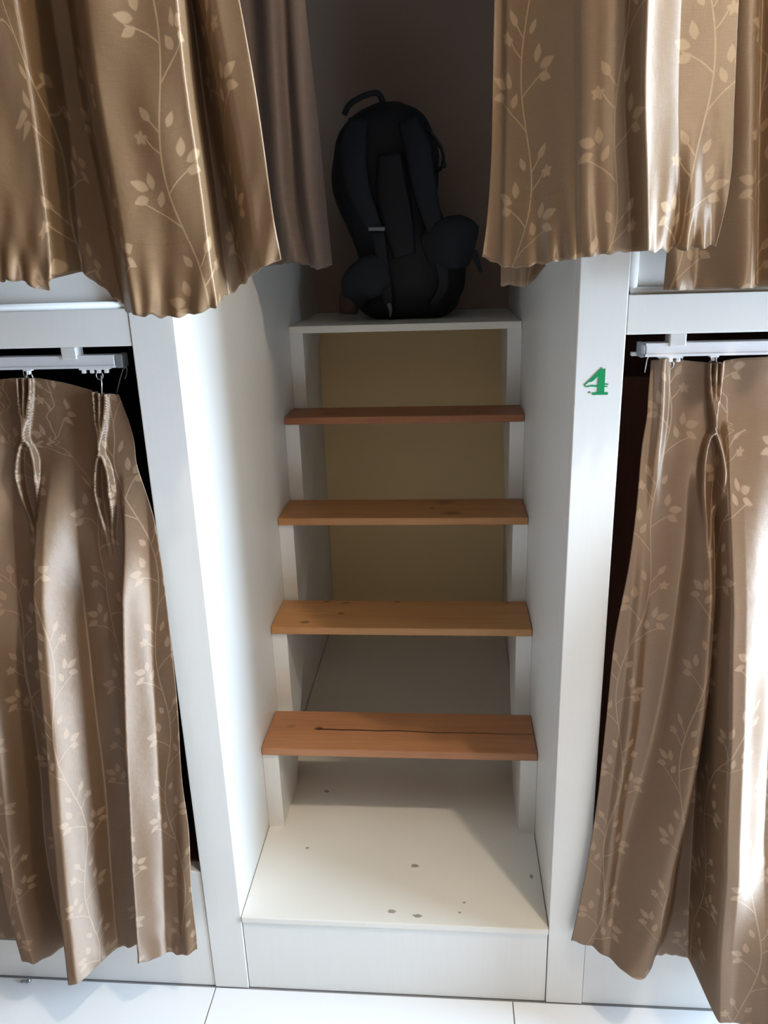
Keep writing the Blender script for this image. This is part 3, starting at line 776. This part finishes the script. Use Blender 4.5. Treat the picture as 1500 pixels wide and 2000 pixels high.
def ribbon(name, pts, width, thick, mat, parent, rnd=True):
    """padded strap along (x, y, z) points lying in a surface that faces -Y"""
    pts = [Vector(p) for p in pts]; n = 24; xs = np.linspace(0, 1, len(pts)); ts = np.linspace(0, 1, n)
    C = [Vector([smooth_interp(np.array([t]), list(zip(xs, [p[i] for p in pts])))[0] for i in range(3)]) for t in ts]
    bm = bmesh.new(); R_ = []
    for i, p in enumerate(C):
        d = (C[min(i+1, n-1)]-C[max(i-1, 0)]).normalized(); side = d.cross(Vector((0, 1, 0))).normalized(); nor = side.cross(d).normalized()
        wd = width if not isinstance(width, (list, tuple)) else np.interp(ts[i], np.linspace(0, 1, len(width)), width)
        R_.append([bm.verts.new(p + side*(wd/2*math.copysign(abs(math.cos(a))**.6, math.cos(a))) + nor*(thick/2*math.copysign(abs(math.sin(a))**.8, math.sin(a)))) for a in [2*math.pi*k/12 for k in range(12)]])
    for i in range(n-1):
        for k in range(12): bm.faces.new((R_[i][k], R_[i][(k+1) % 12], R_[i+1][(k+1) % 12], R_[i+1][k]))
    bm.faces.new(R_[0][::-1]); bm.faces.new(R_[-1])
    return from_bm(name, bm, mat, parent, True)
def spl(pts, n=22):
    xs = np.linspace(0, 1, len(pts)); ts = np.linspace(0, 1, n)
    return [tuple(smooth_interp(np.array([t]), list(zip(xs, [p[i] for p in pts])))[0] for i in range(3)) for t in ts]
def pp(px, py, y): return tuple(at(px, py, y))
s1 = ribbon('shoulder_strap', [pp(700, 235, .985), pp(690, 290, .955), pp(697, 360, .945), pp(718, 415, .945), pp(735, 450, .95)], [.05, .066, .062, .05, .036], .02, M_PACK3, root)
ribbon('webbing', [pp(738, 450, .945), pp(748, 520, .945), pp(757, 580, .95), pp(762, 614, .975)], [.032, .03, .026, .016], .005, M_PACK2, s1)
ribbon('buckle', [pp(720, 447, .938), pp(752, 447, .938)], .010, .008, M_BUCK, s1)
tri = ribbon('strap_tip', [pp(759, 592, .955), pp(763, 606, .962), pp(762, 618, .975)], [.012, .010, .004], .005, M_BUCK, s1)
s2 = ribbon('shoulder_strap', [pp(795, 235, .985), pp(815, 290, .955), pp(828, 360, .945), pp(842, 420, .945), pp(850, 455, .95)], [.05, .064, .06, .05, .036], .02, M_PACK3, root)
ribbon('webbing', [pp(850, 455, .945), pp(862, 510, .945), pp(866, 560, .95), pp(845, 596, .965)], [.032, .03, .026, .02], .005, M_PACK2, s2)
ribbon('back_pad', [pp(762, 300, .968), pp(770, 400, .96), pp(790, 500, .96)], [.065, .085, .09, .08, .06], .022, M_PACK, root)
hb = ribbon('hip_belt', [pp(835, 490, .972), pp(865, 478, .945), pp(895, 474, .948), pp(920, 480, .975)], [.09, .125, .135, .11], .034, M_PACK2, root)
ribbon('belt_tip', [pp(925, 490, .965), pp(935, 520, .96), pp(940, 533, .96)], [.02, .012, .01], .006, M_PACK3, hb)
hb = ribbon('hip_belt', [pp(755, 530, .958), pp(725, 540, .945), pp(700, 560, .952), pp(690, 590, .985)], [.09, .11, .10, .06], .034, M_PACK2, root)
ribbon('side_pouch', [pp(698, 560, 1.0), pp(682, 580, .985), pp(680, 612, .985)], [.04, .055, .05], .05, M_RUST, root)
tube('carry_handle', spl([pp(672, 224, 1.02), pp(682, 205, 1.015), pp(705, 190, 1.01), pp(728, 182, 1.01), pp(740, 184, 1.01), pp(748, 198, 1.03)]), .0075, M_PACK3, root, 8)
tube('side_strap', spl([pp(832, 250, 1.03), pp(848, 268, 1.02), pp(862, 290, 1.02), pp(866, 312, 1.02), pp(860, 330, 1.03), pp(848, 336, 1.06)]), .0045, M_PACK3, root, 8)
box('strap_clip', tuple(np.array(pp(866, 323, 1.015))-.007), tuple(np.array(pp(866, 323, 1.015))+.007), M_PACK3, root, .003)

# ---------------------------------------------------------------- small things on the floor
q = at(52, 1905, -.006)
root = tag(empty('floor_bolt', (q[0], -.012, 0)), 'tiny metal bolt lying on the tiles against the bunk base', 'bolt')
bm = bmesh.new(); bmesh.ops.create_cone(bm, cap_ends=True, segments=12, radius1=.0045, radius2=.004, depth=.006, matrix=Matrix.Translation((q[0]+.006, -.010, .0045)) @ Matrix.Rotation(math.pi/2, 4, 'Y'))
from_bm('bolt_head', bm, M_STEEL, root, True)
tube('bolt_shank', [(q[0]+.003, -.010, .0045), (q[0]-.010, -.012, .003)], .0024, M_STEEL, root, 8)
